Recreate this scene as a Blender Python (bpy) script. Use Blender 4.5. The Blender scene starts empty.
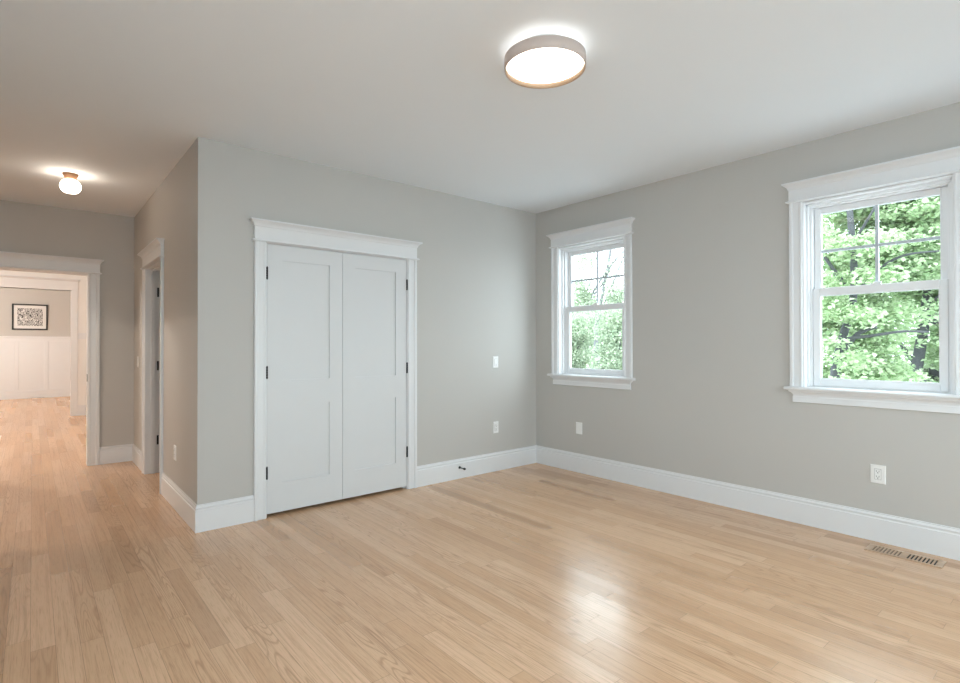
import bpy, math, random
import numpy as np
from mathutils import Matrix, Vector

scene = bpy.context.scene
COL = scene.collection
random.seed(4)

# ------------------------------------------------------------------ camera
L, Y2, H = 3.366, 3.0165, 2.74          # outer corner of the closet wall, hall end wall, ceiling height
_y, _p, _r = (math.radians(a) for a in (40.1508, 0.4107, -0.0993))
_F = Vector((math.sin(_y)*math.cos(_p), math.cos(_y)*math.cos(_p), math.sin(_p)))
_R0 = Vector((math.cos(_y), -math.sin(_y), 0))
_U0 = _R0.cross(_F)
_R = _R0*math.cos(_r) + _U0*math.sin(_r)
_U = _U0*math.cos(_r) - _R0*math.sin(_r)
cam_data = bpy.data.cameras.new('camera')
cam_data.sensor_fit = 'HORIZONTAL'
cam_data.sensor_width = 36.0
cam_data.lens = 530.478/960*36
cam_data.clip_start = 0.05
cam_data.clip_end = 300
cam = bpy.data.objects.new('camera', cam_data)
COL.objects.link(cam)
cam.matrix_world = Matrix(((_R.x, _U.x, -_F.x, -4.2407), (_R.y, _U.y, -_F.y, -4.0705), (_R.z, _U.z, -_F.z, 1.2881), (0, 0, 0, 1)))
scene.camera = cam

# ------------------------------------------------------------------ sky, exposure
world = bpy.data.worlds.new('overcast_sky')
scene.world = world
world.use_nodes = True
bg = world.node_tree.nodes['Background']
bg.inputs['Color'].default_value = (0.81, 0.918, 1.0, 1)
SKY = 4.6
bg.inputs['Strength'].default_value = SKY
scene.view_settings.view_transform = 'Standard'
scene.view_settings.look = 'None'
scene.view_settings.gamma = 1
scene.view_settings.exposure = 0.84
scene.view_settings.use_curve_mapping = False
scene.cycles.max_bounces = 12
scene.cycles.diffuse_bounces = 7
scene.cycles.glossy_bounces = 4
scene.cycles.transparent_max_bounces = 16
scene.cycles.sample_clamp_indirect = 2.0
scene.cycles.use_adaptive_sampling = False

LAMP_DISC = 1.7       # the drum lamp's diffuser
LAMP_HALO = 0.42      # its ring towards the ceiling
LAMP_SIDE_FILL = 260.0   # unseen globe added in a side room to light the hall
LAMP_FAR_FILL = 620.0      # unseen globes added to light the rooms beyond the hall
LAMP_GLOBE = 10.0     # hall globes


def portal(name, loc, rot, sx, sy):
    """sky portal in a window opening (guides the sampling of the sky, gives no light of its own)"""
    ld = bpy.data.lights.new(name, 'AREA')
    ld.shape = 'RECTANGLE'
    ld.size, ld.size_y = sx, sy
    ld.cycles.is_portal = True
    o = bpy.data.objects.new(name, ld)
    o.location = loc
    o.rotation_euler = rot
    COL.objects.link(o)


P2 = math.pi/2
portal('window_portal', (0.2, -0.7375, 1.65), (0, P2, 0), 1.5, 0.9)
portal('window_portal', (0.2, -3.0625, 1.65), (0, P2, 0), 1.5, 0.9)
BACK_Y, LEFT_X = -5.6, -5.0
BACK_WINDOWS = [(-4.05, 1.6), (-1.2, 1.3)]       # centre x and width of unseen windows behind the camera, placed for daylight
for bx_, bw_ in BACK_WINDOWS:
    portal('window_portal', (bx_, BACK_Y-0.2, 1.4), (P2, 0, 0), bw_, 2.0)
LEFT_WINDOWS = [(-3.75, 1.9)]                   # centre y and width of unseen windows added to light the window wall
for by_, bw_ in LEFT_WINDOWS:
    portal('window_portal', (LEFT_X-0.2, by_, 1.4), (0, -P2, 0), 2.0, bw_)


# ------------------------------------------------------------------ node helpers
def new_mat(name):
    m = bpy.data.materials.new(name)
    m.use_nodes = True
    return m, m.node_tree, m.node_tree.nodes['Principled BSDF']


def simple(name, col, rough=0.5, metal=0.0, spec=0.5, var=0.0, scale=6.0, bump=0.0, bscale=400.0):
    m, nt, b = new_mat(name)
    b.inputs['Base Color'].default_value = (*col, 1)
    b.inputs['Roughness'].default_value = rough
    b.inputs['Metallic'].default_value = metal
    b.inputs['Specular IOR Level'].default_value = spec
    tc = nt.nodes.new('ShaderNodeTexCoord')
    if var:
        n = nt.nodes.new('ShaderNodeTexNoise')
        n.inputs['Scale'].default_value = scale
        n.inputs['Detail'].default_value = 4
        nt.links.new(tc.outputs['Object'], n.inputs['Vector'])
        r = nt.nodes.new('ShaderNodeValToRGB')
        r.color_ramp.elements[0].color = (*[c*(1-var) for c in col], 1)
        r.color_ramp.elements[1].color = (*[min(1, c*(1+var)) for c in col], 1)
        nt.links.new(n.outputs['Fac'], r.inputs['Fac'])
        nt.links.new(r.outputs['Color'], b.inputs['Base Color'])
    if bump:
        n = nt.nodes.new('ShaderNodeTexNoise')
        n.inputs['Scale'].default_value = bscale
        nt.links.new(tc.outputs['Object'], n.inputs['Vector'])
        bp = nt.nodes.new('ShaderNodeBump')
        bp.inputs['Strength'].default_value = bump
        bp.inputs['Distance'].default_value = 0.001
        nt.links.new(n.outputs['Fac'], bp.inputs['Height'])
        nt.links.new(bp.outputs['Normal'], b.inputs['Normal'])
    return m


def emitter(name, col, strength):
    m, nt, b = new_mat(name)
    b.inputs['Base Color'].default_value = (0.9, 0.88, 0.85, 1)
    b.inputs['Emission Color'].default_value = (*col, 1)
    b.inputs['Emission Strength'].default_value = strength
    return m


def glass_mat():
    m, nt, b = new_mat('window_glass')
    nt.nodes.remove(b)
    out = nt.nodes['Material Output']
    t = nt.nodes.new('ShaderNodeBsdfTransparent')
    t.inputs['Color'].default_value = (0.96, 0.985, 0.975, 1)
    g = nt.nodes.new('ShaderNodeBsdfGlossy')
    g.inputs['Roughness'].default_value = 0.02
    f = nt.nodes.new('ShaderNodeFresnel')
    f.inputs['IOR'].default_value = 1.45
    mx = nt.nodes.new('ShaderNodeMixShader')
    ge = nt.nodes.new('ShaderNodeNewGeometry')                      # one reflection per pane: only the face the ray enters
    k = nt.nodes.new('ShaderNodeMath')
    k.operation = 'MULTIPLY_ADD'
    nt.links.new(ge.outputs['Backfacing'], k.inputs[0])
    k.inputs[1].default_value = -1.0
    k.inputs[2].default_value = 1.0
    k2 = nt.nodes.new('ShaderNodeMath')
    k2.operation = 'MULTIPLY'
    k2.use_clamp = True
    nt.links.new(k.outputs[0], k2.inputs[0])
    nt.links.new(f.outputs[0], k2.inputs[1])
    nt.links.new(k2.outputs[0], mx.inputs[0])
    nt.links.new(t.outputs[0], mx.inputs[1])
    nt.links.new(g.outputs[0], mx.inputs[2])
    nt.links.new(mx.outputs[0], out.inputs['Surface'])
    return m


class NG:
    """tiny expression helper for math nodes"""
    def __init__(s, nt): s.nt = nt

    def m(s, op, a, b=None, c=None):
        n = s.nt.nodes.new('ShaderNodeMath')
        n.operation = op
        for i, v in enumerate((a, b, c)):
            if v is None: continue
            if isinstance(v, (int, float)): n.inputs[i].default_value = v
            else: s.nt.links.new(v, n.inputs[i])
        return n.outputs[0]

    def xyz(s, x, y, z):
        n = s.nt.nodes.new('ShaderNodeCombineXYZ')
        for i, v in enumerate((x, y, z)):
            if isinstance(v, (int, float)): n.inputs[i].default_value = v
            else: s.nt.links.new(v, n.inputs[i])
        return n.outputs[0]

    def white(s, vec):
        n = s.nt.nodes.new('ShaderNodeTexWhiteNoise')
        n.noise_dimensions = '3D'
        s.nt.links.new(vec, n.inputs['Vector'])
        return n

    def noise(s, vec, scale, detail=2, rough=0.5, dist=0.0):
        n = s.nt.nodes.new('ShaderNodeTexNoise')
        n.inputs['Scale'].default_value = scale
        n.inputs['Detail'].default_value = detail
        n.inputs['Roughness'].default_value = rough
        n.inputs['Distortion'].default_value = dist
        s.nt.links.new(vec, n.inputs['Vector'])
        return n.outputs['Fac']

    def smooth(s, v, a, b, lo=0.0, hi=1.0):
        n = s.nt.nodes.new('ShaderNodeMapRange')
        n.interpolation_type = 'SMOOTHSTEP'
        s.nt.links.new(v, n.inputs['Value'])
        for k, x in zip(('From Min', 'From Max', 'To Min', 'To Max'), (a, b, lo, hi)):
            n.inputs[k].default_value = x
        return n.outputs['Result']

    def mix(s, f, a, b, mode='MIX'):
        n = s.nt.nodes.new('ShaderNodeMix')
        n.data_type = 'RGBA'
        n.blend_type = mode
        for i, v in ((0, f), (6, a), (7, b)):
            if isinstance(v, (int, float)): n.inputs[i].default_value = v
            elif isinstance(v, tuple): n.inputs[i].default_value = (*v, 1)
            else: s.nt.links.new(v, n.inputs[i])
        return n.outputs[2]


def oak_floor():
    m, nt, b = new_mat('oak_strip_floor')
    g = NG(nt)
    tc = nt.nodes.new('ShaderNodeTexCoord')
    sp = nt.nodes.new('ShaderNodeSeparateXYZ')
    nt.links.new(tc.outputs['Object'], sp.inputs[0])
    x, y = sp.outputs[0], sp.outputs[1]
    W = 0.083
    u = g.m('DIVIDE', g.m('ADD', x, 20.013), W)
    row = g.m('FLOOR', u)
    fu = g.m('FRACT', u)
    rr = g.white(g.xyz(row, 3.7, 1.1))
    rsp = nt.nodes.new('ShaderNodeSeparateColor')
    nt.links.new(rr.outputs['Color'], rsp.inputs[0])
    ln = g.m('MULTIPLY_ADD', rsp.outputs[0], 0.75, 0.75)
    v = g.m('DIVIDE', g.m('ADD', g.m('MULTIPLY', rsp.outputs[1], 9.0), g.m('ADD', y, 30.0)), ln)
    seg = g.m('FLOOR', v)
    fv = g.m('FRACT', v)
    pid = g.white(g.xyz(row, seg, 0.5))
    psp = nt.nodes.new('ShaderNodeSeparateColor')
    nt.links.new(pid.outputs['Color'], psp.inputs[0])
    p1, p2, p3 = psp.outputs
    # grain: stretched noise and its contour lines (cathedral figure), shifted per plank
    off = g.m('MULTIPLY', p1, 37.0)
    gv = g.xyz(g.m('ADD', g.m('MULTIPLY', x, 10.0), off), g.m('MULTIPLY', g.m('ADD', y, off), 0.75), g.m('MULTIPLY', p2, 20.0))
    n1 = g.noise(gv, 1.0, 1.5, 0.4, 0.15)
    cath = g.m('FRACT', g.m('MULTIPLY', n1, 26.0))
    cath = g.smooth(g.m('ABSOLUTE', g.m('SUBTRACT', cath, 0.5)), 0.27, 0.5)
    fine = g.noise(g.xyz(g.m('ADD', g.m('MULTIPLY', x, 330.0), off), g.m('MULTIPLY', y, 9.0), p1), 1.0, 2, 0.6)
    pores = g.smooth(fine, 0.50, 0.70)
    straight = g.noise(g.xyz(g.m('ADD', g.m('MULTIPLY', x, 85.0), off), g.m('MULTIPLY', y, 1.3), p1), 1.0, 3, 0.55)
    straight = g.smooth(straight, 0.45, 0.72)
    # plank tone
    c = g.mix(g.smooth(p3, 0.0, 1.0), FLOOR_A, FLOOR_B)
    c = g.mix(g.smooth(p2, 0.78, 1.0, 0.0, 0.42), c, FLOOR_C)
    figured = g.smooth(p1, 0.45, 0.85, 0.04, 0.50)
    c = g.mix(g.m('MULTIPLY', cath, figured), c, FLOOR_G)
    c = g.mix(g.m('MULTIPLY', pores, 0.38), c, FLOOR_G)
    c = g.mix(g.m('MULTIPLY', straight, 0.32), c, FLOOR_G)
    # seams between the strips
    eu = g.m('MULTIPLY', g.m('MINIMUM', fu, g.m('SUBTRACT', 1.0, fu)), W)
    ev = g.m('MULTIPLY', g.m('MINIMUM', fv, g.m('SUBTRACT', 1.0, fv)), ln)
    e = g.m('MINIMUM', eu, ev)
    seam = g.smooth(e, 0.0004, 0.0016, 1.0, 0.0)
    c = g.mix(g.m('MULTIPLY', seam, 0.45), c, (0.16, 0.085, 0.04))
    nt.links.new(c, b.inputs['Base Color'])
    ro = g.m('MULTIPLY_ADD', p3, 0.06, FLOOR_ROUGH)
    nt.links.new(ro, b.inputs['Roughness'])
    b.inputs['Specular IOR Level'].default_value = 0.5
    bp = nt.nodes.new('ShaderNodeBump')
    bp.inputs['Strength'].default_value = 0.25
    bp.inputs['Distance'].default_value = 0.0012
    hgt = g.m('ADD', g.m('MULTIPLY', seam, -1.0), g.m('MULTIPLY', pores, -0.12))
    nt.links.new(hgt, bp.inputs['Height'])
    nt.links.new(bp.outputs['Normal'], b.inputs['Normal'])
    return m


FLOOR_A, FLOOR_B = (0.76, 0.50, 0.32), (0.655, 0.41, 0.245)
FLOOR_C, FLOOR_G = (0.43, 0.245, 0.135), (0.36, 0.195, 0.10)
FLOOR_ROUGH = 0.22


def leaf_mat(name, a, b_, trans=0.45):
    m, nt, b = new_mat(name)
    nt.nodes.remove(b)
    out = nt.nodes['Material Output']
    ge = nt.nodes.new('ShaderNodeNewGeometry')
    r = nt.nodes.new('ShaderNodeValToRGB')
    r.color_ramp.elements[0].color = (*a, 1)
    r.color_ramp.elements[1].color = (*b_, 1)
    nt.links.new(ge.outputs['Random Per Island'], r.inputs['Fac'])
    d = nt.nodes.new('ShaderNodeBsdfDiffuse')
    t = nt.nodes.new('ShaderNodeBsdfTranslucent')
    mx = nt.nodes.new('ShaderNodeMixShader')
    mx.inputs[0].default_value = trans
    nt.links.new(r.outputs[0], d.inputs['Color'])
    nt.links.new(r.outputs[0], t.inputs['Color'])
    nt.links.new(d.outputs[0], mx.inputs[1])
    nt.links.new(t.outputs[0], mx.inputs[2])
    nt.links.new(mx.outputs[0], out.inputs['Surface'])
    return m


def doodle_mat():
    """black looping brush lines on white paper"""
    m, nt, b = new_mat('abstract_print')
    g = NG(nt)
    tc = nt.nodes.new('ShaderNodeTexCoord')
    n = g.noise(tc.outputs['Object'], 9.0, 1.5, 0.5, 1.2)
    f = g.m('FRACT', g.m('MULTIPLY', n, 9.0))
    k = g.smooth(g.m('ABSOLUTE', g.m('SUBTRACT', f, 0.5)), 0.2, 0.27)
    c = g.mix(k, (0.06, 0.06, 0.06), (0.72, 0.72, 0.71))
    nt.links.new(c, b.inputs['Base Color'])
    b.inputs['Roughness'].default_value = 0.6
    return m


M = dict(
    wall=simple('greige_wall_paint', (0.515, 0.50, 0.475), 0.6, var=0.012, scale=3, bump=0.05, bscale=900),
    white_wall=simple('white_wall_paint', (0.80, 0.79, 0.77), 0.55, var=0.01, scale=3),
    ceiling=simple('flat_ceiling_paint', (0.80, 0.845, 0.89), 0.8, var=0.01, scale=2),
    trim=simple('white_trim_enamel', (0.75, 0.76, 0.775), 0.32, var=0.012, scale=9),
    door=simple('white_door_enamel', (0.665, 0.675, 0.685), 0.38, var=0.012, scale=7),
    vinyl=simple('white_window_vinyl', (0.80, 0.81, 0.825), 0.35, var=0.01, scale=12),  # white lifted to hold the daylight falling on the window jambs
    grid=simple('grey_grid_bars', (0.47, 0.51, 0.55), 0.4, var=0.02, scale=12),
    plate=simple('white_plastic', (0.84, 0.84, 0.83), 0.3, var=0.01, scale=30),
    plate_gap=simple('grey_shadow_plastic', (0.35, 0.35, 0.35), 0.5),
    black=simple('matte_black_metal', (0.012, 0.012, 0.013), 0.45, 0.3, var=0.1, scale=60),
    dark=simple('hole_dark', (0.01, 0.009, 0.008), 0.8),
    rubber=simple('black_rubber', (0.015, 0.015, 0.015), 0.8),
    floor=oak_floor(),
    vent=simple('oak_vent_wood', (0.56, 0.385, 0.26), 0.35, var=0.12, scale=40),
    damper=simple('brown_damper', (0.16, 0.10, 0.065), 0.5, var=0.08, scale=30),
    drum=simple('taupe_metal_drum', (0.58, 0.49, 0.45), 0.45, var=0.03, scale=20),
    drum_in=simple('tan_drum_lining', (0.40, 0.275, 0.175), 0.5, var=0.03, scale=20),  # tan includes the warm tint of the lamplight on the lining
    oak=simple('oak_canopy_wood', (0.20, 0.105, 0.055), 0.45, var=0.12, scale=25),
    disc=emitter('lamp_diffuser', (1.0, 0.95, 0.88), LAMP_DISC),
    halo=emitter('lamp_halo_ring', (1.0, 0.97, 0.93), LAMP_HALO),
    globe=emitter('opal_globe', (1.0, 0.86, 0.70), LAMP_GLOBE),
    side_fill=emitter('unseen_side_globe', (1.0, 0.86, 0.71), LAMP_SIDE_FILL),
    far_fill=emitter('unseen_far_globe', (1.0, 0.93, 0.85), LAMP_FAR_FILL),
    glass=glass_mat(),
    frame=simple('black_frame_wood', (0.015, 0.014, 0.014), 0.4, var=0.1, scale=30),
    mat=simple('white_mat_board', (0.78, 0.78, 0.77), 0.8, var=0.01, scale=30),
    print=doodle_mat(),
    bark=simple('grey_bark', (0.055, 0.057, 0.06), 0.9, var=0.35, scale=7, bump=0.6, bscale=25),
    pale_bark=simple('pale_bark', (0.17, 0.17, 0.178), 0.9, var=0.25, scale=7),
    maple=leaf_mat('maple_leaves', (0.27, 0.38, 0.205), (0.56, 0.65, 0.43)),
    pale_leaf=leaf_mat('washed_out_leaves', (0.30, 0.37, 0.26), (0.54, 0.58, 0.45)),  # paleness of overexposed, hazy foliage put into the leaf colour
    bush=leaf_mat('hedge_leaves', (0.27, 0.345, 0.24), (0.54, 0.58, 0.44)),  # paled like the leaves above, for overexposed foliage
    bounce_ground=simple('pale_bounce_ground', (0.60, 0.61, 0.62), 0.95, var=0.12, scale=2),  # made pale to bounce skylight up to the ceiling
)


# ------------------------------------------------------------------ mesh helpers
class MB:
    def __init__(s): s.v, s.f, s.sm = [], [], []

    def add(s, vs, fs, smooth=False):
        o = len(s.v)
        s.v += [tuple(p) for p in vs]
        s.f += [tuple(i+o for i in f) for f in fs]
        s.sm += [smooth]*len(fs)

    def box(s, fr, s0, s1, d0, d1, z0, z1):
        c = [fr(a, b, c_) for c_ in (z0, z1) for b in (d0, d1) for a in (s0, s1)]
        s.add(c, [(0, 1, 3, 2), (4, 6, 7, 5), (0, 4, 5, 1), (2, 3, 7, 6), (0, 2, 6, 4), (1, 5, 7, 3)])

    def loft(s, fr, levels):
        """stack of rectangles against a wall: (s0, s1, d1, z), mitred at both ends"""
        vs = []
        for a, b, d, z in levels:
            vs += [fr(a, 0, z), fr(a, d, z), fr(b, d, z), fr(b, 0, z)]
        fs = [(0, 1, 2, 3), tuple(range(len(vs)-4, len(vs)))[::-1]]
        for i in range(len(levels)-1):
            for k in range(4):
                a, b = i*4+k, i*4+(k+1) % 4
                fs.append((a, b, b+4, a+4))
        s.add(vs, fs)

    def prism(s, pts0, pts1):
        n = len(pts0)
        fs = [tuple(range(n))[::-1], tuple(range(n, 2*n))]
        for i in range(n):
            j = (i+1) % n
            fs.append((i, j, n+j, n+i))
        s.add(list(pts0)+list(pts1), fs)

    def lathe(s, prof, c, axis=(0, 0, 1), n=48, smooth=True):
        """profile of (radius, height) about an axis through c; closed where radius is 0"""
        ax = Vector(axis).normalized()
        t = ax.orthogonal().normalized()
        w = ax.cross(t)
        o = len(s.v)
        idx = []
        for r, h in prof:
            if r < 1e-6:
                s.v.append(tuple(Vector(c)+ax*h))
                idx.append([len(s.v)-1]*n)
            else:
                row = []
                for k in range(n):
                    a = 2*math.pi*k/n
                    s.v.append(tuple(Vector(c)+ax*h+t*(r*math.cos(a))+w*(r*math.sin(a))))
                    row.append(len(s.v)-1)
                idx.append(row)
        for i in range(len(prof)-1):
            for k in range(n):
                q = [idx[i][k], idx[i][(k+1) % n], idx[i+1][(k+1) % n], idx[i+1][k]]
                u = []
                for e in q:
                    if e not in u: u.append(e)
                if len(u) > 2:
                    s.f.append(tuple(u))
                    s.sm.append(smooth)

    def tube(s, path, radii, n=8):
        """tapering limb along a path"""
        pts = [Vector(p) for p in path]
        o = len(s.v)
        for i, p in enumerate(pts):
            d = (pts[min(i+1, len(pts)-1)]-pts[max(i-1, 0)]).normalized()
            t = d.cross(Vector((0.31, 0.77, 0.23))).normalized()
            w = d.cross(t)
            for k in range(n):
                a = 2*math.pi*k/n
                s.v.append(tuple(p+(t*math.cos(a)+w*math.sin(a))*radii[i]))
        for i in range(len(pts)-1):
            for k in range(n):
                a, b = o+i*n+k, o+i*n+(k+1) % n
                s.f.append((a, b, b+n, a+n))
                s.sm.append(True)
        s.f.append(tuple(o+k for k in range(n))[::-1])
        s.f.append(tuple(o+(len(pts)-1)*n+k for k in range(n)))
        s.sm += [False, False]

    def sweep(s, path, prof):
        """profile (d, z) along a wall line on the floor plan, room on the left of the path, mitred corners"""
        pts = [Vector((*p, 0)) for p in path]
        n = len(prof)
        vs = []
        for i, p in enumerate(pts):
            nm = []
            if i > 0:
                d = (p-pts[i-1]).normalized()
                nm.append(Vector((-d.y, d.x, 0)))
            if i < len(pts)-1:
                d = (pts[i+1]-p).normalized()
                nm.append(Vector((-d.y, d.x, 0)))
            m = sum(nm, Vector())
            if len(nm) == 2: m = m/(1+nm[0].dot(nm[1]))
            for d, z in prof:
                vs.append(tuple(p+m*d+Vector((0, 0, z))))
        fs = [tuple(range(n)), tuple(range(len(vs)-n, len(vs)))[::-1]]
        for i in range(len(pts)-1):
            for k in range(n):
                a, b = i*n+k, i*n+(k+1) % n
                fs.append((a, b, b+n, a+n))
        s.add(vs, fs)

    def build(s, name, mat, parent=None, bevel=0.0, seg=2):
        import bmesh
        off = Vector((0, 0, 0))
        q = parent
        while q is not None:
            off += q.location
            q = q.parent
        me = bpy.data.meshes.new(name)
        me.from_pydata([tuple(Vector(p)-off) for p in s.v], [], s.f)
        me.polygons.foreach_set('use_smooth', s.sm)
        bm = bmesh.new()
        bm.from_mesh(me)
        bmesh.ops.recalc_face_normals(bm, faces=bm.faces)
        bm.to_mesh(me)
        bm.free()
        me.materials.append(M[mat])
        o = bpy.data.objects.new(name, me)
        COL.objects.link(o)
        o.parent = parent
        if bevel:
            b = o.modifiers.new('edge', 'BEVEL')
            b.width = bevel
            b.segments = seg
            b.limit_method = 'ANGLE'
            b.angle_limit = math.radians(50)
        return o


def tag(o, label, cat, kind=None, group=None):
    o['label'] = label
    o['category'] = cat
    if kind: o['kind'] = kind
    if group: o['group'] = group
    return o


def thing(name, loc, label, cat, kind=None, group=None):
    o = bpy.data.objects.new(name, None)
    o.empty_display_size = 0.05
    o.location = loc
    COL.objects.link(o)
    return tag(o, label, cat, kind, group)


# wall frames: (along the wall, out into the room, up) -> world
WR = lambda s, d, z: (-d, -s, z)             # window wall, x = 0, s = -y
WC = lambda s, d, z: (s, -d, z)              # closet wall, y = 0, s = x
WH = lambda s, d, z: (-L-d, s, z)            # hall side wall, x = -L, s = y
WB = lambda s, d, z: (s, Y2-d, z)            # hall end wall, s = x
YE, YF = 8.25, 13.1
WE = lambda s, d, z: (s, YE-d, z)            # wall between the two far rooms
WF = lambda s, d, z: (s, YF-d, z)            # wall with the picture
WK = lambda s, d, z: (s, BACK_Y+d, z)        # wall behind the camera
WL = lambda s, d, z: (LEFT_X+d, s, z)        # wall left of the camera
FL = lambda a, b, c: (a, b, c)


def wall(name, fr, s0, s1, thick, holes, mat, label, z1=H):
    ss = sorted({s0, s1, *[h[0] for h in holes], *[h[1] for h in holes]})
    zs = sorted({0.0, z1, *[h[2] for h in holes], *[h[3] for h in holes]})
    m = MB()
    for a, b in zip(ss, ss[1:]):
        run = None
        for c, d in zip(zs, zs[1:]):
            hole = any(h[0] <= a+1e-6 and h[1] >= b-1e-6 and h[2] <= c+1e-6 and h[3] >= d-1e-6 for h in holes)
            if hole:
                if run: m.box(fr, a, b, -thick, 0, *run)
                run = None
            else:
                run = (run[0] if run else c, d)
        if run: m.box(fr, a, b, -thick, 0, *run)
    return tag(m.build(name, mat), label, 'wall', 'structure')


# ------------------------------------------------------------------ shell
m = MB(); m.box(FL, -7.7, 0.17, BACK_Y-0.16, YF+0.16, -0.2, 0)
tag(m.build('floor', 'floor'), 'light oak strip floor running through the room and hall', 'floor', 'structure')
m = MB(); m.box(FL, -7.7, 0.17, BACK_Y-0.16, YF+0.16, H, H+0.2)
tag(m.build('ceiling', 'ceiling'), 'flat white ceiling over the room and hall', 'ceiling', 'structure')

WIN = [0.7375, 3.0625]                      # centres of the two windows along the window wall
HW, Z0, Z1 = 0.402, 0.962, 2.302            # window opening: half width, bottom, top
wall('wall_right', WR, -YF, -BACK_Y+0.16, 0.17, [(c-HW-0.012, c+HW+0.012, Z0, Z1+0.011) for c in WIN], 'wall',
     'greige painted wall with the two double hung windows')
C0, C1, CH = -2.920, -1.646, 2.068          # closet opening
wall('wall_back', WC, -L, 0.0, 0.115, [(C0, C1, 0, CH)], 'wall', 'greige painted wall with the white double closet door')
D0, D1 = 1.325, 2.185                       # hall side door opening
wall('wall_hall_right', WH, 0.115, Y2, 0.115, [(D0, D1, 0, CH)], 'wall', 'greige hall side wall with the narrow door')
A0, A1 = -4.80, -3.770                      # hall end opening
wall('wall_hall_end', WB, -7.6, 0.0, 0.15, [(A0, A1, 0, CH+0.01)], 'wall', 'greige hall end wall around the wide cased opening')
E0, E1, EH = -5.6, -3.69, 2.31
wall('wall_entry', WE, -7.6, -2.6, 0.12, [(E0, E1, 0, EH)], 'white_wall', 'white wall with the second cased opening beyond the hall')
wall('wall_far', WF, -7.6, -2.6, 0.15, [], 'wall', 'far greige wall over white wainscot with the framed print')
wall('wall_behind', WK, LEFT_X-0.12, 0.17, 0.16, [(c-w/2, c+w/2, 0.4, 2.4) for c, w in BACK_WINDOWS], 'wall',
     'greige wall behind the camera with unseen windows put in for daylight')
S0, S1 = 0.75, 2.65  # opening added so the side room's lamp reaches the hall
wall('wall_left', WL, BACK_Y, Y2, 0.12, [(c-w/2, c+w/2, 0.4, 2.4) for c, w in LEFT_WINDOWS]+[(S0, S1, 0, 2.2)], 'wall',
     'greige wall left of the camera with windows and a side room opening added for light')
m = MB()  # added side room, holds the unseen lamp that fills the hall
m.box(FL, -7.62, -7.5, 0.45, Y2, 0, H)
m.box(FL, -7.5, LEFT_X-0.12, 0.45, 0.57, 0, H)
tag(m.build('wall_added_room', 'white_wall'), 'white walls of the unseen side room added to light the hall', 'wall', 'structure')
WX = lambda s, d, z: (-7.5+d, s, z)
wall('wall_far_left', WX, Y2+0.15, YF, 0.16, [], 'white_wall', 'white outer wall of the far rooms')
WY = lambda s, d, z: (-2.6-d, s, z)
wall('wall_far_right', WY, Y2+0.15, YF, 0.1, [], 'white_wall', 'white inner wall closing the far rooms')
m = MB(); m.box(FL, -L+0.115, 0, 0.72, 0.80, 0, H)
tag(m.build('wall_closet', 'white_wall'), 'white wall inside the closet', 'wall', 'structure')

# baseboards
BP = [(0, 0), (0.016, 0), (0.016, 0.148), (0.0115, 0.153), (0.0115, 0.160), (0.0145, 0.165), (0.0145, 0.169), (0.008, 0.181), (0.008, 0.188), (0, 0.188)]
CW = 0.086


def baseboard(name, path, label):
    m = MB(); m.sweep(path, BP)
    tag(m.build(name, 'trim'), label, 'baseboard', 'structure')


baseboard('baseboard_right', [(0, BACK_Y), (0, 0), (-1.573, 0)], 'tall white baseboard under the windows and round the corner to the closet')
baseboard('baseboard_corner', [(-2.993, 0), (-L, 0), (-L, D0-CW+0.008)], 'white baseboard wrapping the outer corner left of the closet')
baseboard('baseboard_hall', [(-L, D1+CW-0.008), (-L, Y2), (A1+CW, Y2)], 'white baseboard in the hall corner')
baseboard('baseboard_left', [(LEFT_X, S0), (LEFT_X, BACK_Y), (0, BACK_Y)], 'white baseboard along the left wall')
baseboard('baseboard_far_right', [(-2.6, YE), (E1+0.09, YE)], 'white baseboard beside the second cased opening')


# ------------------------------------------------------------------ trim makers
CPROF = [(0, 0), (0, 0.011), (0.006, 0.016), (0.016, 0.016), (0.019, 0.0135), (0.058, 0.0155), (0.061, 0.022), (0.066, 0.025), (0.081, 0.025), (CW, 0.021), (CW, 0)]


def casing_leg(m, fr, s_in, sgn, z0, z1, w=CW):
    pr = [(a*w/CW, d) for a, d in CPROF]
    m.prism([fr(s_in+sgn*a, d, z0) for a, d in pr], [fr(s_in+sgn*a, d, z1) for a, d in pr])


def header(m, fr, a, b, z, top):
    """fillet, frieze board and mitred crown cap over an opening; a, b are the outer casing edges"""
    m.loft(fr, [(a-0.006, b+0.006, 0.030, z), (a-0.017, b+0.017, 0.040, z+0.005), (a-0.017, b+0.017, 0.040, z+0.012), (a-0.006, b+0.006, 0.030, z+0.017)])
    m.loft(fr, [(a, b, 0.024, z+0.017), (a, b, 0.024, top-0.05)])
    c = []
    for o, h in ((0.000, -0.05), (0.004, -0.046), (0.006, -0.038), (0.011, -0.029), (0.020, -0.020), (0.031, -0.012), (0.034, -0.010), (0.034, 0.0)):
        c.append((a-o, b+o, 0.024+o*1.15, top+h))
    m.loft(fr, c)


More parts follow.
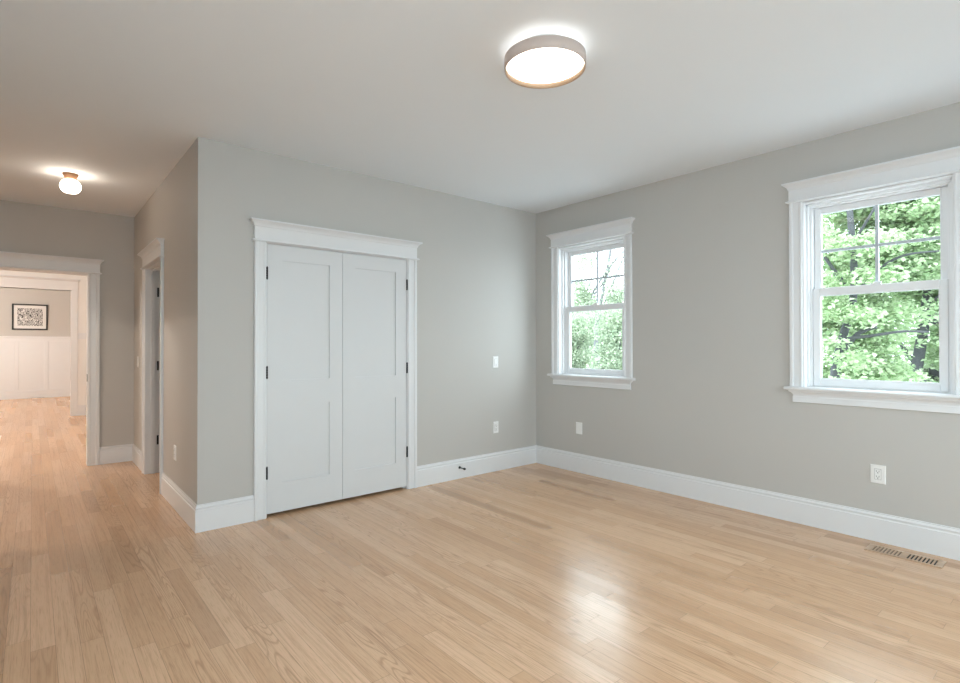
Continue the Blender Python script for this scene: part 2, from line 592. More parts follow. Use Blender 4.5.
# ------------------------------------------------------------------ windows
def make_window(name, c, label):
    root = thing(name, (0, -c, Z0), label, 'window', 'structure')
    a, b = c-HW, c+HW
    m = MB()
    casing_leg(m, WR, a-0.009, -1, 0.985, 2.319, 0.083)
    casing_leg(m, WR, b+0.009, 1, 0.985, 2.319, 0.083)
    header(m, WR, a-0.092, b+0.092, 2.317, 2.460)
    m.build('casing', 'trim', root)
    m = MB()                                                        # stool with a rounded nose
    pr = [(-0.072, 0.961), (0.046, 0.961), (0.053, 0.965), (0.056, 0.973), (0.053, 0.981), (0.046, 0.985), (-0.072, 0.985)]
    e0, e1 = a-0.122, b+0.122
    m.prism([WR(a, d, z) for d, z in pr], [WR(b, d, z) for d, z in pr])
    pe = [(0.0005, z) if d < 0 else (d, z) for d, z in pr]
    m.prism([WR(e0, d, z) for d, z in pe], [WR(a, d, z) for d, z in pe])
    m.prism([WR(b, d, z) for d, z in pe], [WR(e1, d, z) for d, z in pe])
    m.build('stool', 'trim', root)
    m = MB()
    f0, f1 = a-0.075, b+0.075
    lv = [(0, 0.012, 0.873), (0.0, 0.016, 0.876), (0.0, 0.016, 0.915), (-0.003, 0.013, 0.918), (-0.003, 0.014, 0.925), (0.002, 0.018, 0.935), (0.010, 0.026, 0.945), (0.020, 0.037, 0.951), (0.022, 0.040, 0.961)]
    m.loft(WR, [(f0-o, f1+o, d, z) for o, d, z in lv])
    m.build('apron', 'trim', root)
    m = MB()                                                        # jamb liner box
    t = 0.012
    m.box(WR, a-t, a, -0.17, 0.004, Z0+0.023, Z1)
    m.box(WR, b, b+t, -0.17, 0.004, Z0+0.023, Z1)
    m.box(WR, a-t, b+t, -0.17, 0.004, Z1, Z1+t-0.0015)
    m.box(WR, a-t, b+t, -0.20, -0.072, 0.962, 0.99)
    m.build('jamb', 'vinyl', root)
    m = MB()                                                        # inner stops and frame tracks
    for s0, s1 in ((a, a+0.014), (b-0.014, b)):
        m.box(WR, s0, s1, -0.070, -0.045, 0.986, Z1)
    m.box(WR, a, b, -0.070, -0.045, Z1-0.016, Z1)
    for s0, s1 in ((a, a+0.029), (b-0.029, b)):
        m.box(WR, s0, s1, -0.166, -0.071, 0.991, Z1)
    m.box(WR, a+0.029, b-0.029, -0.166, -0.071, Z1-0.026, Z1)
    m.build('window_stop', 'vinyl', root, 0.002)

    def sash(nm, d0, d1, z0, z1, st, bot, top):
        x0, x1 = a+0.031, b-0.031
        m = MB()
        m.box(WR, x0, x0+st, d0, d1, z0, z1)
        m.box(WR, x1-st, x1, d0, d1, z0, z1)
        m.box(WR, x0+st, x1-st, d0, d1, z0, z0+bot)
        m.box(WR, x0+st, x1-st, d0, d1, z1-top, z1)
        q = m.build(nm, 'vinyl', root, 0.004)
        g0, g1, h0, h1 = x0+st, x1-st, z0+bot, z1-top
        dm = (d0+d1)/2
        m = MB()                                                    # glazing bead
        for k in (-1, 1):
            e = dm+k*0.010
            m.box(WR, g0, g0+0.006, e-0.004, e+0.004, h0, h1)
            m.box(WR, g1-0.006, g1, e-0.004, e+0.004, h0, h1)
            m.box(WR, g0+0.006, g1-0.006, e-0.004, e+0.004, h0, h0+0.006)
            m.box(WR, g0+0.006, g1-0.006, e-0.004, e+0.004, h1-0.006, h1)
        m.build('glazing_bead', 'vinyl', q)
        m = MB(); m.box(WR, g0, g1, dm-0.002, dm+0.002, h0, h1)
        m.build('pane', 'glass', q)
        return q, g0, g1, h0, h1, dm
    q, g0, g1, h0, h1, dm = sash('upper_sash', -0.148, -0.116, 1.648, 2.275, 0.036, 0.038, 0.037)
    mid = (h0+h1)/2
    m = MB()
    m.box(WR, c-0.010, c+0.010, dm-0.010, dm+0.010, h0, h1)
    m.box(WR, g0, c-0.010, dm-0.010, dm+0.010, mid-0.010, mid+0.010)
    m.box(WR, c+0.010, g1, dm-0.010, dm+0.010, mid-0.010, mid+0.010)
    m.build('muntin', 'grid', q, 0.003)
    q, g0, g1, h0, h1, dm = sash('lower_sash', -0.113, -0.078, 0.992, 1.694, 0.040, 0.050, 0.052)
    m = MB()
    m.box(WR, c-0.030, c+0.030, -0.108, -0.082, 1.694, 1.702)
    m.lathe([(0, 0.012), (0.011, 0.012), (0.013, 0.0), (0.013, -0.002)], WR(c, -0.094, 1.702), n=20)
    m.box(WR, c-0.006, c+0.034, -0.092, -0.080, 1.704, 1.712)
    m.build('sash_lock', 'vinyl', q, 0.001)
    return root


make_window('window_1', WIN[0], 'white double hung window nearest the room corner, showing pale branches')
make_window('window_2', WIN[1], 'white double hung window filled with green maple leaves, above the floor vent')

# unseen windows put in for daylight behind and left of the camera: plain white frames with a cross bar and a pane
def unseen_window(name, fr, c, w, label):
    root = thing(name, fr(c, 0, 0.4), label, 'window', 'structure')
    m = MB()
    for s0, s1, z0, z1 in ((c-w/2, c-w/2+0.06, 0.4, 2.4), (c+w/2-0.06, c+w/2, 0.4, 2.4), (c-w/2+0.06, c+w/2-0.06, 0.4, 0.46),
                           (c-w/2+0.06, c+w/2-0.06, 2.34, 2.4), (c-w/2+0.06, c+w/2-0.06, 1.42, 1.47)):
        m.box(fr, s0, s1, -0.11, -0.05, z0, z1)
    m.build('window_frame', 'vinyl', root)
    m = MB()
    casing_leg(m, fr, c-w/2, -1, 0.4, 2.4)
    casing_leg(m, fr, c+w/2, 1, 0.4, 2.4)
    header(m, fr, c-w/2-CW, c+w/2+CW, 2.4, 2.54)
    m.loft(fr, [(c-w/2-0.11, c+w/2+0.11, 0.05, 0.375), (c-w/2-0.11, c+w/2+0.11, 0.05, 0.40)])
    m.build('casing', 'trim', root)
    m = MB(); m.box(fr, c-w/2+0.06, c+w/2-0.06, -0.082, -0.078, 0.46, 2.34)
    m.build('pane', 'glass', root)


for i, (c, w) in enumerate(BACK_WINDOWS):
    unseen_window('window_%d' % (i+3), WK, c, w, 'unseen white window put in for daylight behind the camera, %s' % ('farther from the window wall', 'nearer the window wall')[i])
for i, (c, w) in enumerate(LEFT_WINDOWS):
    unseen_window('window_%d' % (i+8), WL, c, w, 'broad unseen window added left of the camera to light the window wall')
# ------------------------------------------------------------------ closet double door
root = thing('door_1', ((C0+C1)/2, 0, 0), 'white double closet door with two panels per leaf in the greige wall', 'door', 'structure')
m = MB()
casing_leg(m, WC, -2.907, -1, 0, 2.065)
casing_leg(m, WC, -1.659, 1, 0, 2.065)
header(m, WC, -2.907-CW, -1.659+CW, 2.061, 2.221)
m.build('casing', 'trim', root)
m = MB()
m.box(WC, C0, -2.900, -0.115, 0.006, 0, CH-0.010)
m.box(WC, -1.666, C1, -0.115, 0.006, 0, CH-0.010)
m.box(WC, C0, C1, -0.115, 0.006, CH-0.010, CH)
m.box(WC, -2.900, -2.888, -0.080, -0.045, 0, CH-0.010)
m.box(WC, -1.678, -1.666, -0.080, -0.045, 0, CH-0.010)
m.box(WC, -2.888, -1.678, -0.080, -0.045, CH-0.022, CH-0.010)
m.build('jamb', 'trim', root)
HZ = (1.833, 1.087, 0.334)


def panel_leaf(name, parent, fr, x0, x1, z0, z1, d0, d1, st, panels):
    """door slab with square sunk panels: (z0, z1) of every panel"""
    m = MB()
    m.box(fr, x0, x0+st, d0, d1, z0, z1)
    m.box(fr, x1-st, x1, d0, d1, z0, z1)
    zz = [z0]
    for p0, p1 in panels: zz += [p0, p1]
    zz.append(z1)
    for i in range(0, len(zz), 2):
        m.box(fr, x0+st, x1-st, d0, d1, zz[i], zz[i+1])
    bvl = 0.004
    for p0, p1 in panels:
        m.box(fr, x0+st, x1-st, d0+0.012, d1-0.012, p0, p1)
    return m.build(name, 'door', parent)


def hinge(parent, fr, s, d, z, rad=0.0065, leaf=0):
    m = MB()
    p = Vector(fr(s, d, z))
    for k in range(5):
        h0 = -0.045+k*0.0182
        m.lathe([(0, h0), (rad, h0), (rad, h0+0.0172), (0, h0+0.0172)], p, n=14)
    m.lathe([(0, -0.050), (0.004, -0.049), (0.0045, -0.045)], p, n=14)
    m.lathe([(0.0045, 0.045), (0.004, 0.050), (0, 0.051)], p, n=14)
    if leaf: m.box(fr, s-0.002, s+0.002, d-leaf if leaf > 0 else d, d if leaf > 0 else d-leaf, z-0.044, z+0.044)
    return m.build('hinge', 'black', parent)


PN = [(0.247, 0.83), (1.024, 1.936)]
for x0, x1, hs in ((-2.896, -2.2895, -2.898), (-2.2865, -1.670, -1.668)):
    lf = panel_leaf('door_leaf', root, WC, x0, x1, 0.026, 2.054, -0.036, 0.0, 0.112, PN)
    for hz in HZ: hinge(lf, WC, hs, 0.004, hz, 0.0075)

# ------------------------------------------------------------------ hall side door, standing open into the next room
root = thing('door_2', (-L, (D0+D1)/2, 0), 'narrow white hall door frame with black hinges, beside the outer corner', 'door', 'structure')
m = MB()
casing_leg(m, WH, D0+0.010, -1, 0, 2.065)
casing_leg(m, WH, D1-0.010, 1, 0, 2.065)
header(m, WH, D0+0.010-CW, D1-0.010+CW, 2.061, 2.221)
m.build('casing', 'trim', root)
m = MB()
m.box(WH, D0, D0+0.016, -0.120, 0.004, 0, CH-0.012)
m.box(WH, D1-0.0158, D1, -0.120, 0.004, 0, CH-0.012)
m.box(WH, D0, D1, -0.120, 0.004, CH-0.012, CH)
m.box(WH, D0+0.016, D0+0.027, -0.076, -0.040, 0, CH-0.023)
m.box(WH, D1-0.027, D1-0.016, -0.076, -0.040, 0, CH-0.023)
m.box(WH, D0+0.016, D1-0.016, -0.076, -0.040, CH-0.023, CH-0.012)
m.build('jamb', 'trim', root)
WO = lambda s, d, z: (-L+0.128+s, D1-0.018+d, z)                    # the leaf swung back by a right angle
lf = panel_leaf('door_leaf', root, WO, 0.0, 0.80, 0.012, 2.048, 0.004, 0.039, 0.112, [(0.247, 0.83), (1.024, 1.936)])
for hz in HZ:
    m = MB(); m.box(WH, D1-0.0185, D1-0.0160, -0.109, -0.093, hz-0.047, hz+0.047)
    m.build('hinge', 'black', root)

# ------------------------------------------------------------------ hall end cased opening
root = thing('door_3', ((A0+A1)/2, Y2, 0), 'wide white cased opening at the hall end with crown head', 'doorway', 'structure')
m = MB()
casing_leg(m, WB, A1-0.012, 1, 0, 2.082, 0.10)
casing_leg(m, WB, A0+0.012, -1, 0, 2.082, 0.10)
header(m, WB, A0+0.012-0.10, A1-0.012+0.10, 2.066, 2.222)
m.build('casing', 'trim', root)
m = MB()
m.box(WB, A0, A0+0.018, -0.154, 0.004, 0, CH-0.008)
m.box(WB, A1-0.018, A1, -0.154, 0.004, 0, CH-0.008)
m.box(WB, A0, A1, -0.154, 0.004, CH-0.008, CH+0.01)
m.build('jamb', 'trim', root)
m = MB()
m.box(WB, A1-0.021, A1-0.018, -0.050, -0.004, 0.905, 0.985)
m.build('strike_plate', 'black', root)

# second cased opening and its wall panelling
root = thing('trim_1', ((E0+E1)/2, YE, 0), 'plain white casing of the second opening beyond the hall', 'casing', 'structure')
m = MB()
m.box(WE, E1-0.012, E1+0.09, -0.124, 0.020, 0, EH+0.001)
m.box(WE, E0-0.09, E0+0.012, -0.124, 0.020, 0, EH+0.001)
m.box(WE, E0-0.09, E1+0.09, -0.124, 0.024, EH, EH+0.165)
m.loft(WE, [(E0-0.09, E1+0.09, 0.024, EH+0.165), (E0-0.13, E1+0.13, 0.06, EH+0.20), (E0-0.13, E1+0.13, 0.06, EH+0.21)])
m.build('casing', 'trim', root, 0.003)
m = MB()
m.box(WE, E1+0.09, -2.6, 0, 0.030, 1.495, 1.530)
m.box(WE, E1+0.09, -2.6, 0, 0.015, 1.415, 1.495)
m.build('chair_rail', 'trim', root, 0.003)
root = thing('trim_2', (-4.5, YF, 0), 'white wainscot panelling with chair rail under the framed print', 'wainscot', 'structure')
m = MB(); m.box(WF, -7.5, -2.6, 0, 0.006, 0, 1.45)
m.build('panel', 'trim', root)
m = MB()
m.box(WF, -7.5, -2.6, 0.006, 0.024, 0, 0.194)
m.box(WF, -7.5, -2.6, 0.006, 0.020, 1.405, 1.495)
m.box(WF, -7.5, -2.6, 0.0, 0.040, 1.495, 1.530)
m.build('chair_rail', 'trim', root, 0.003)
for k in range(8):
    x = -3.418-0.56*k
    m = MB(); m.box(WF, x-0.04, x+0.04, 0.006, 0.020, 0.194, 1.405)
    m.build('stile', 'trim', root, 0.003)

# ------------------------------------------------------------------ framed print
px, pz, pw, ph = -4.288, 2.004, 0.676, 0.635
root = thing('framed_print', (px, YF-0.02, pz), 'black framed print with white mat on the far wall above the wainscot', 'picture')
m = MB()
t = 0.032
m.box(WF, px-pw/2, px+pw/2, 0.001, 0.034, pz-ph/2, pz-ph/2+t)
m.box(WF, px-pw/2, px+pw/2, 0.001, 0.034, pz+ph/2-t, pz+ph/2)
m.box(WF, px-pw/2, px-pw/2+t, 0.001, 0.034, pz-ph/2+t, pz+ph/2-t)
m.box(WF, px+pw/2-t, px+pw/2, 0.001, 0.034, pz-ph/2+t, pz+ph/2-t)
m.build('frame', 'frame', root, 0.003)
m = MB(); m.box(WF, px-pw/2+t, px+pw/2-t, 0.002, 0.012, pz-ph/2+t, pz+ph/2-t)
m.build('mat_board', 'mat', root)
m = MB(); m.box(WF, px-0.24, px+0.24, 0.012, 0.015, pz-0.215, pz+0.215)
m.build('print', 'print', root)


# ------------------------------------------------------------------ wall plates
def plate(name, fr, s, z, label, cat, kind, w=0.072, h=0.118, group=None):
    root = thing(name, fr(s, 0, z-h/2), label, cat, None, group)
    m = MB()
    def ring(k, d): return [fr(s+a*(w/2-k), d, z+b*(h/2-k)) for a, b in ((-1, -1), (1, -1), (1, 1), (-1, 1))]
    vs = ring(0, 0.0005)+ring(0, 0.003)+ring(0.004, 0.0065)
    fs = [(0, 1, 2, 3), (8, 9, 10, 11)]
    for i in range(2):
        for k in range(4):
            fs.append((i*4+k, i*4+(k+1) % 4, i*4+4+(k+1) % 4, i*4+4+k))
    m.add(vs, fs)
    m.build('plate', 'plate', root)
    if kind == 'blank':
        for dz in (-0.03, 0.03):
            m = MB(); m.lathe([(0, 0.0014), (0.003, 0.001), (0.0035, 0)], fr(s, 0.0065, z+dz), Vector(fr(0, 1, 0))-Vector(fr(0, 0, 0)), 14)
            m.build('screw', 'plate', root)
        return root
    m = MB(); m.box(fr, s-0.0185, s+0.0185, 0.0062, 0.0070, z-0.0355, z+0.0355)
    m.build('insert_gap', 'plate_gap', root)
    if kind == 'switch':
        m = MB()
        m.prism([fr(s-0.0165, d, z+c) for d, c in ((0.0068, -0.0335), (0.011, -0.0335), (0.0085, 0), (0.0075, 0.0335), (0.0068, 0.0335))],
                [fr(s+0.0165, d, z+c) for d, c in ((0.0068, -0.0335), (0.011, -0.0335), (0.0085, 0), (0.0075, 0.0335), (0.0068, 0.0335))])
        m.build('rocker', 'plate', root)
        m = MB(); m.box(fr, s-0.004, s+0.004, 0.0105, 0.0112, z-0.026, z-0.018)
        m.build('indicator', 'plate_gap', root)
    else:
        m = MB(); m.box(fr, s-0.0165, s+0.0165, 0.0068, 0.0095, z-0.0335, z+0.0335)
        m.build('socket_face', 'plate', root, 0.001)
        m = MB()
        for dz in (-0.017, 0.017):
            m.box(fr, s-0.0080, s-0.0058, 0.0094, 0.0098, z+dz-0.001, z+dz+0.008)
            m.box(fr, s+0.0058, s+0.0080, 0.0094, 0.0098, z+dz-0.002, z+dz+0.008)
            m.box(fr, s-0.0028, s+0.0028, 0.0094, 0.0098, z+dz-0.010, z+dz-0.005)
        m.build('socket_slots', 'dark', root)
    return root


plate('light_switch', WC, -0.600, 1.115, 'white rocker switch on the wall right of the closet, above an outlet', 'switch', 'switch')
plate('wall_outlet', WC, -0.598, 0.445, 'white outlet low on the closet wall, below the rocker switch', 'outlet', 'outlet')
plate('wall_plate', WR, 0.602, 0.446, 'blank white plate low on the wall under the corner window', 'wall plate', 'blank', 0.078)
plate('wall_outlet', WR, 3.0895, 0.439, 'white outlet on the window wall above the floor vent', 'outlet', 'outlet', 0.083, 0.122)
plate('wall_outlet', WH, 0.740, 0.435, 'white outlet on the hall side wall near the outer corner', 'outlet', 'outlet')
plate('light_switch', WH, 2.70, 1.115, 'white switch in the hall beyond the narrow door', 'switch', 'switch')

# ------------------------------------------------------------------ door stop on the baseboard
sx, sz = -1.082, 0.108
root = thing('door_stop', (sx, -0.016, sz), 'small black rod door stop on the baseboard right of the closet', 'door stop')
ax = Vector((0.10, -1, -0.05))
m = MB(); m.lathe([(0, 0), (0.013, 0), (0.013, 0.004), (0.007, 0.010), (0.005, 0.014)], (sx, -0.016, sz), ax, 20)
m.build('base', 'black', root)
m = MB(); m.lathe([(0.0045, 0.012), (0.0045, 0.062), (0.006, 0.064)], (sx, -0.016, sz), ax, 16)
m.build('rod', 'black', root)
m = MB(); m.lathe([(0, 0.060), (0.009, 0.060), (0.0105, 0.064), (0.0105, 0.074), (0.008, 0.080), (0, 0.081)], (sx, -0.016, sz), ax, 20)
m.build('bumper', 'rubber', root)

# ------------------------------------------------------------------ wooden floor vent
root = thing('floor_vent', (-0.175, -3.247, 0), 'wooden floor vent with slotted grilles by the baseboard', 'vent')
v0, v1, w0, w1 = -0.242, -0.108, -3.445, -3.070
i0, i1, j0, j1 = -0.225, -0.125, -3.415, -3.100
mid = (j0+j1)/2
m = MB()
for a, b, c, d in ((v0, v1, w0, j0), (v0, v1, j1, w1), (v0, i0, j0, j1), (i1, v1, j0, j1), (i0, i1, mid-0.014, mid+0.014)):
    m.box(FL, a, b, c, d, 0.0004, 0.006)
m.build('frame', 'vent', root, 0.0015)
for (a, b), black in (((j0, mid-0.014), True), ((mid+0.014, j1), False)):
    m = MB(); m.box(FL, i0, i1, a, b, 0.0003, 0.0012)
    m.build('duct_dark_sheet' if black else 'damper', 'dark' if black else 'damper', root)  # dark duct is a black sheet on solid floor, shade put in as colour
    n = 8
    st = (b-a)/n
    m = MB()
    for k in range(n+1):
        y = a+k*st
        h = st*0.23
        m.box(FL, i0, i1, max(a, y-h), min(b, y+h), 0.0013, 0.0058)
    m.build('slats', 'vent', root)

# ------------------------------------------------------------------ drum ceiling lamp
cx, cy, zb, R_ = -2.324, -2.296, 2.640, 0.199
root = thing('ceiling_lamp', (cx, cy, H), 'round taupe drum ceiling lamp glowing in the middle of the room', 'lamp')
m = MB(); m.lathe([(0, 2.705), (0.13, 2.705), (0.13, H-0.0005), (0, H-0.0005)], (cx, cy, 0), n=64)
m.build('ceiling_mount', 'plate', root)
m = MB(); m.lathe([(R_-0.004, zb), (R_, zb+0.001), (R_, zb+0.054), (R_-0.004, zb+0.055), (R_-0.004, zb)], (cx, cy, 0), n=96)
m.build('drum', 'drum', root)
m = MB(); m.lathe([(R_-0.0045, zb+0.0005), (R_-0.0045, zb+0.045), (R_-0.007, zb+0.045), (R_-0.007, zb+0.0005), (R_-0.0045, zb+0.0005)], (cx, cy, 0), n=96)
m.build('drum_lining', 'drum_in', root)
m = MB(); m.lathe([(0, zb+0.024), (R_-0.03, zb+0.024), (R_-0.0075, zb+0.025), (R_-0.0075, zb+0.028), (0, zb+0.028)], (cx, cy, 0), n=96)
m.build('diffuser', 'disc', root)
m = MB(); m.lathe([(0.132, zb+0.050), (R_-0.008, zb+0.050), (R_-0.008, zb+0.052), (0.132, zb+0.052), (0.132, zb+0.050)], (cx, cy, 0), n=96)
m.build('halo_ring', 'halo', root)


def globe_lamp(x, y, label, mat='globe'):
    root = thing('globe_lamp', (x, y, H), label, 'lamp')
    m = MB(); m.lathe([(0, H-0.0005), (0.056, H-0.0005), (0.056, H-0.008), (0.050, H-0.018), (0.040, H-0.040), (0.036, H-0.046), (0, H-0.046)], (x, y, 0), n=48)
    m.build('canopy', 'oak', root)
    z = H-0.106
    pr = [(0, 0.062)]
    for k in range(1, 24):
        a = math.pi/2-math.pi*k/24
        h = 0.062*math.sin(a)
        pr.append((0.073*abs(math.cos(a))**0.92, max(h, -0.052)))
    pr.append((0, -0.052))
    m = MB(); m.lathe(pr, (x, y, z), n=48)
    m.build('globe', mat, root)
    return root


globe_lamp(-4.0, 1.57, 'small white globe ceiling lamp with wooden canopy in the hall')
globe_lamp(-5.9, 5.2, 'unseen globe ceiling lamp added to light the room beyond the hall opening', 'far_fill')
globe_lamp(-6.0, 10.6, 'unseen globe ceiling lamp added to light the far room with the print', 'far_fill')
globe_lamp(-6.2, 1.4, 'unseen globe ceiling lamp added in the side room to light the hall', 'side_fill')

# ------------------------------------------------------------------ outdoors
GZ = -3.2
m = MB(); m.add([(-60, -60, GZ), (90, -60, GZ), (90, 90, GZ), (-60, 90, GZ)], [(0, 1, 2, 3)])
tag(m.build('ground', 'bounce_ground'), 'ground below the windows, made pale to bounce daylight indoors', 'ground', 'structure')
rng = np.random.default_rng(7)


def foliage(name, mat, parent, clumps, size, flat=0.5):
    """leaf blades in clumps: (centre, radii, number); every leaf its own small folded blade"""
    off = np.array(parent.location)
    C_, S_ = [], []
    for c, r, n in clumps:
        v = rng.normal(size=(n, 3))
        v /= np.linalg.norm(v, axis=1)[:, None]
        v *= rng.random(n)[:, None]**0.45
        C_.append(np.array(c)+v*np.array(r))
        S_.append(size*(0.6+0.8*rng.random(n)))
    C_, S_ = np.concatenate(C_)-off, np.concatenate(S_)
    n = len(C_)
    nz = rng.normal(size=(n, 3))*flat+np.array([0, 0, 1.0])
    nz /= np.linalg.norm(nz, axis=1)[:, None]
    t = np.cross(nz, rng.normal(size=(n, 3)))
    t /= np.linalg.norm(t, axis=1)[:, None]
    w = np.cross(nz, t)
    s = S_[:, None]
    V = np.stack([C_-t*s*0.5, C_-t*s*0.1+w*s*0.45+nz*s*0.10, C_+t*s*0.55, C_-t*s*0.1-w*s*0.45+nz*s*0.10], 1).reshape(-1, 3)
    me = bpy.data.meshes.new(name)
    me.vertices.add(len(V))
    me.vertices.foreach_set('co', V.ravel())
    me.loops.add(n*4)
    me.loops.foreach_set('vertex_index', np.arange(n*4))
    me.polygons.add(n)
    me.polygons.foreach_set('loop_start', np.arange(n)*4)
    me.update(calc_edges=True)
    me.validate()
    me.materials.append(M[mat])
    o = bpy.data.objects.new(name, me)
    COL.objects.link(o)
    o.parent = parent
    return o


def limb(m, path, r0, r1, n=8):
    """smoothly interpolated limb through the given points"""
    P = [Vector(p) for p in path]
    pts = []
    for i in range(len(P)-1):
        a, b, c, d = P[max(i-1, 0)], P[i], P[i+1], P[min(i+2, len(P)-1)]
        for k in range(5):
            t = k/5
            pts.append(0.5*((2*b)+(c-a)*t+(2*a-5*b+4*c-d)*t*t+(3*b-a-3*c+d)*t**3))
    pts.append(P[-1])
    m.tube(pts, [r0+(r1-r0)*i/(len(pts)-1) for i in range(len(pts))], n)


def tiers(cx, cy, z0, z1, rx, ry, n, dens, th=0.22):
    """leaf clumps inside an upright elliptic crown"""
    out = []
    for k in range(n):
        q = min(0.45+0.65*rng.random(), rx*0.8, ry*0.8)
        a = 2*math.pi*rng.random()
        r = math.sqrt(rng.random())
        z = z0+(z1-z0)*rng.random()
        out.append(((cx+(rx-q)*r*math.cos(a), cy+(ry-q)*r*math.sin(a), z), (q, q, th*(0.7+0.6*rng.random())), int(dens*q*q)))
    return out


def maple(loc, trunk, limbs, clumps, label, mat='maple', bark='bark', size=0.10, group=None):
    root = thing('maple_tree', (*loc, GZ), label, 'tree', None, group)
    m = MB()
    for path, r0, r1 in trunk: limb(m, path, r0, r1, 10)
    m.build('trunk', bark, root)
    m = MB()
    for path, r0, r1 in limbs: limb(m, path, r0, r1, 7)
    m.build('branches', bark, root)
    foliage('leaves', mat, root, clumps, size)
    return root


# maple just outside the second window
near = lambda *ps: [(-4.24+(p[0]+4.24)*0.895, -4.07+(p[1]+4.07)*0.895, p[2] if p[2] < -2 else 1.29+(p[2]-1.29)*0.895) for p in ps]
maple((6.72, -0.9), [(near((8.0, -0.5, GZ), (8.05, -0.52, -1), (8.0, -0.54, 0.6), (8.0, -0.66, 1.35), (8.1, -0.85, 2.4), (8.2, -0.75, 4.2), (8.3, -0.7, 6.0)), 0.10, 0.04)],
      [(near((8.0, -0.6, 1.05), (7.95, -0.95, 1.5), (7.9, -1.25, 1.62)), 0.05, 0.03),
       (near((8.0, -0.7, 1.4), (7.7, -1.2, 1.45), (7.5, -1.7, 1.52), (7.4, -2.1, 1.5)), 0.035, 0.012),
       (near((8.1, -0.8, 2.2), (7.9, -1.3, 2.7), (7.8, -1.7, 2.9), (7.7, -2.2, 2.9)), 0.035, 0.012),
       (near((8.1, -0.8, 2.3), (8.0, -0.3, 3.2), (7.9, 0.1, 4.0)), 0.04, 0.012),
       (near((8.2, -0.75, 3.2), (7.9, -1.2, 3.8), (7.8, -1.5, 4.4)), 0.03, 0.01)],
      tiers(7.8, -0.7, 0.0, 3.5, 1.15, 1.7, 42, 1150) + tiers(7.8, -1.5, 2.2, 5.4, 1.15, 1.6, 56, 1150) + tiers(6.3, -1.3, 1.45, 3.4, 0.5, 1.0, 18, 900) + tiers(6.3, -1.2, 0.3, 1.4, 0.5, 0.7, 6, 700),
      'bright green maple filling the left half of the window above the vent', size=0.076)
maple((9.9, -1.8), [([(9.6, -1.0, GZ), (9.6, -1.2, -0.6), (9.6, -1.45, 0.5), (9.6, -1.55, 0.95), (9.6, -1.66, 1.8), (9.6, -1.75, 2.6), (9.7, -2.0, 4.2), (9.7, -2.1, 6.2)], 0.125, 0.07)],
      [([(9.6, -1.5, 0.7), (9.55, -1.75, 0.35), (9.5, -2.1, 0.1)], 0.09, 0.05),
       ([(9.6, -1.5, 0.9), (9.5, -1.2, 1.5), (9.45, -1.05, 2.2), (9.4, -1.0, 3.2)], 0.05, 0.02),
       ([(9.6, -1.7, 2.1), (9.4, -2.3, 2.5), (9.3, -2.9, 2.9)], 0.05, 0.02)],
      tiers(10.2, -2.0, -0.3, 5.6, 1.2, 2.1, 84, 900),
      'bright green maple with a leaning trunk at the right of the window above the vent', size=0.082)
maple((14.2, -1.0), [([(14.2, -1, GZ), (14.2, -1.1, 2), (14.2, -1.0, 8)], 0.2, 0.06)],
      [([(14.2, -1.1, 2), (14.2, 0.2, 3.6), (14.3, 0.9, 5.0)], 0.06, 0.02), ([(14.2, -1.1, 3), (14.2, -2.4, 4.6), (14.3, -3.0, 6.0)], 0.06, 0.02)],
      tiers(14.2, -0.9, -1.6, 4.6, 2.3, 3.2, 90, 460) + tiers(14.2, -2.0, 3.6, 7.0, 2.2, 2.1, 30, 420),
      'pale green tree standing behind the maples', 'pale_leaf', 'bark', 0.13)

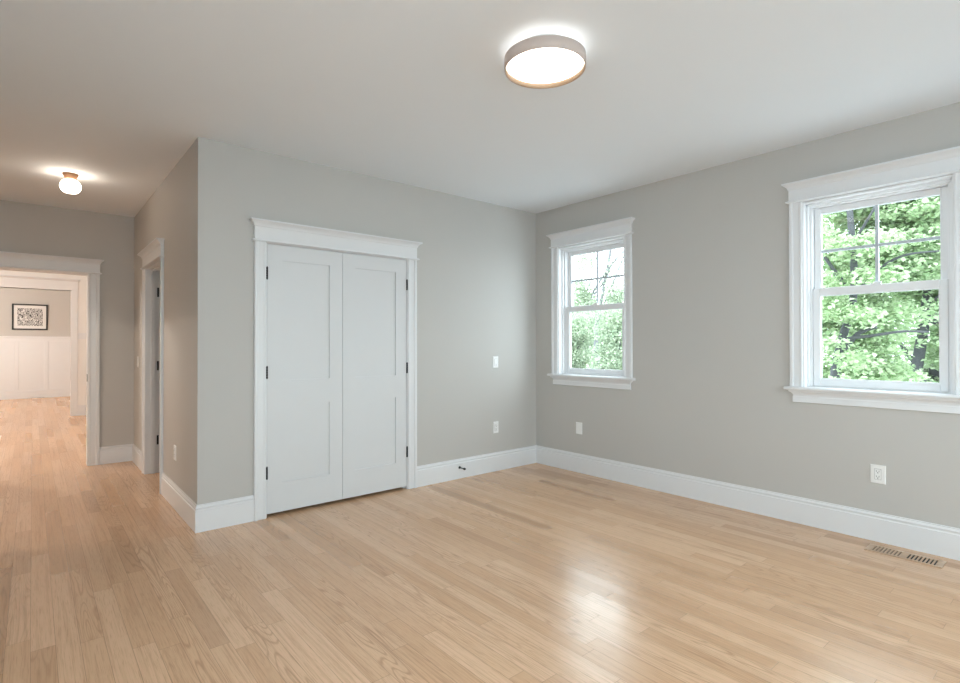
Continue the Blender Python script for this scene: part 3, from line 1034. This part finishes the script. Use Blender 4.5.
# woods beyond the corner window
root = thing('bare_tree', (14.8, 10.2, GZ), 'grey tree with arching bare branches beyond the corner window', 'tree')
bare = lambda p: (14.8+(p[0]-13.8), p[1]+0.66+0.08*(p[1]-9), 1.29+(p[2]-1.29)*1.06)
m = MB()
limb(m, [bare(p) for p in ((13.9, 9.6, GZ), (13.9, 9.7, -0.5), (13.9, 9.9, 1.6), (13.9, 9.6, 3.2), (13.9, 9.1, 5.5), (13.9, 8.9, 8))], 0.13, 0.05, 8)
m.build('trunk', 'pale_bark', root)
m = MB()
for path, r0, r1 in (([(13.9, 10.4, 2.7), (13.8, 9.9, 3.6), (13.7, 9.0, 4.5), (13.6, 8.3, 5.0), (13.6, 7.6, 5.1)], 0.06, 0.03),
                     ([(13.9, 9.9, 1.8), (13.8, 9.4, 3.0), (13.7, 8.8, 4.0), (13.6, 8.3, 4.9), (13.6, 7.9, 5.6)], 0.055, 0.02),
                     ([(13.8, 9.9, 3.4), (13.8, 9.2, 4.2), (13.8, 8.8, 5.4)], 0.045, 0.015),
                     ([(13.6, 7.9, 5.6), (13.6, 7.6, 4.4), (13.6, 7.4, 3.6)], 0.03, 0.02),
                     ([(13.6, 8.9, 3.6), (13.6, 8.6, 2.9), (13.6, 8.3, 2.2)], 0.05, 0.05),
                     ([(13.9, 10.2, 5.6), (13.8, 10.0, 4.4), (13.7, 10.2, 3.6)], 0.03, 0.02)):
    limb(m, [bare(p) for p in path], r0, r1, 6)
m.build('branches', 'pale_bark', root)
foliage('leaves', 'pale_leaf', root, tiers(14.8, 11.2, 2.4, 5.6, 0.8, 0.9, 20, 420, th=0.4) + tiers(14.8, 9.3, 2.2, 3.8, 0.8, 1.2, 14, 420, th=0.4)+tiers(14.8, 10.2, 2.4, 6.2, 0.8, 2.0, 18, 200, th=0.4), 0.09, 1.0)

for k, (x, y, top, rx, ry, lab) in enumerate(((12.2, 7.6, 2.75, 1.3, 1.15, 'pale green leafy tree low in the corner window, at its right'),
                                              (12.4, 10.0, 2.9, 1.3, 1.2, 'pale green leafy tree low in the corner window, at its left'),
                                              (17.6, 12.4, 3.6, 1.8, 3.2, 'pale hazy tree standing behind the leafy trees of the corner window'))):
    root = thing('leafy_tree', (x, y, GZ), lab, 'tree')
    m = MB()
    limb(m, [(x, y, GZ), (x+0.1, y, -1.5), (x, y+0.1, 0.4), (x+0.1, y, top-0.5)], 0.09, 0.03, 8)
    for j in range(5):
        a = 1.3*j
        limb(m, [(x, y+0.05, -0.6+0.3*j), (x+0.4*math.cos(a), y+0.4*math.sin(a), 0.1+0.3*j), (x+0.9*math.cos(a), y+0.9*math.sin(a), 0.5+0.3*j)], 0.03, 0.01, 6)
    m.build('trunk', 'bark', root)
    foliage('leaves', ('bush', 'bush', 'pale_leaf')[k], root, tiers(x, y, -1.2, top-0.25, rx, ry, (56, 56, 90)[k], 520, th=0.35), (0.085, 0.085, 0.12)[k], 0.9)
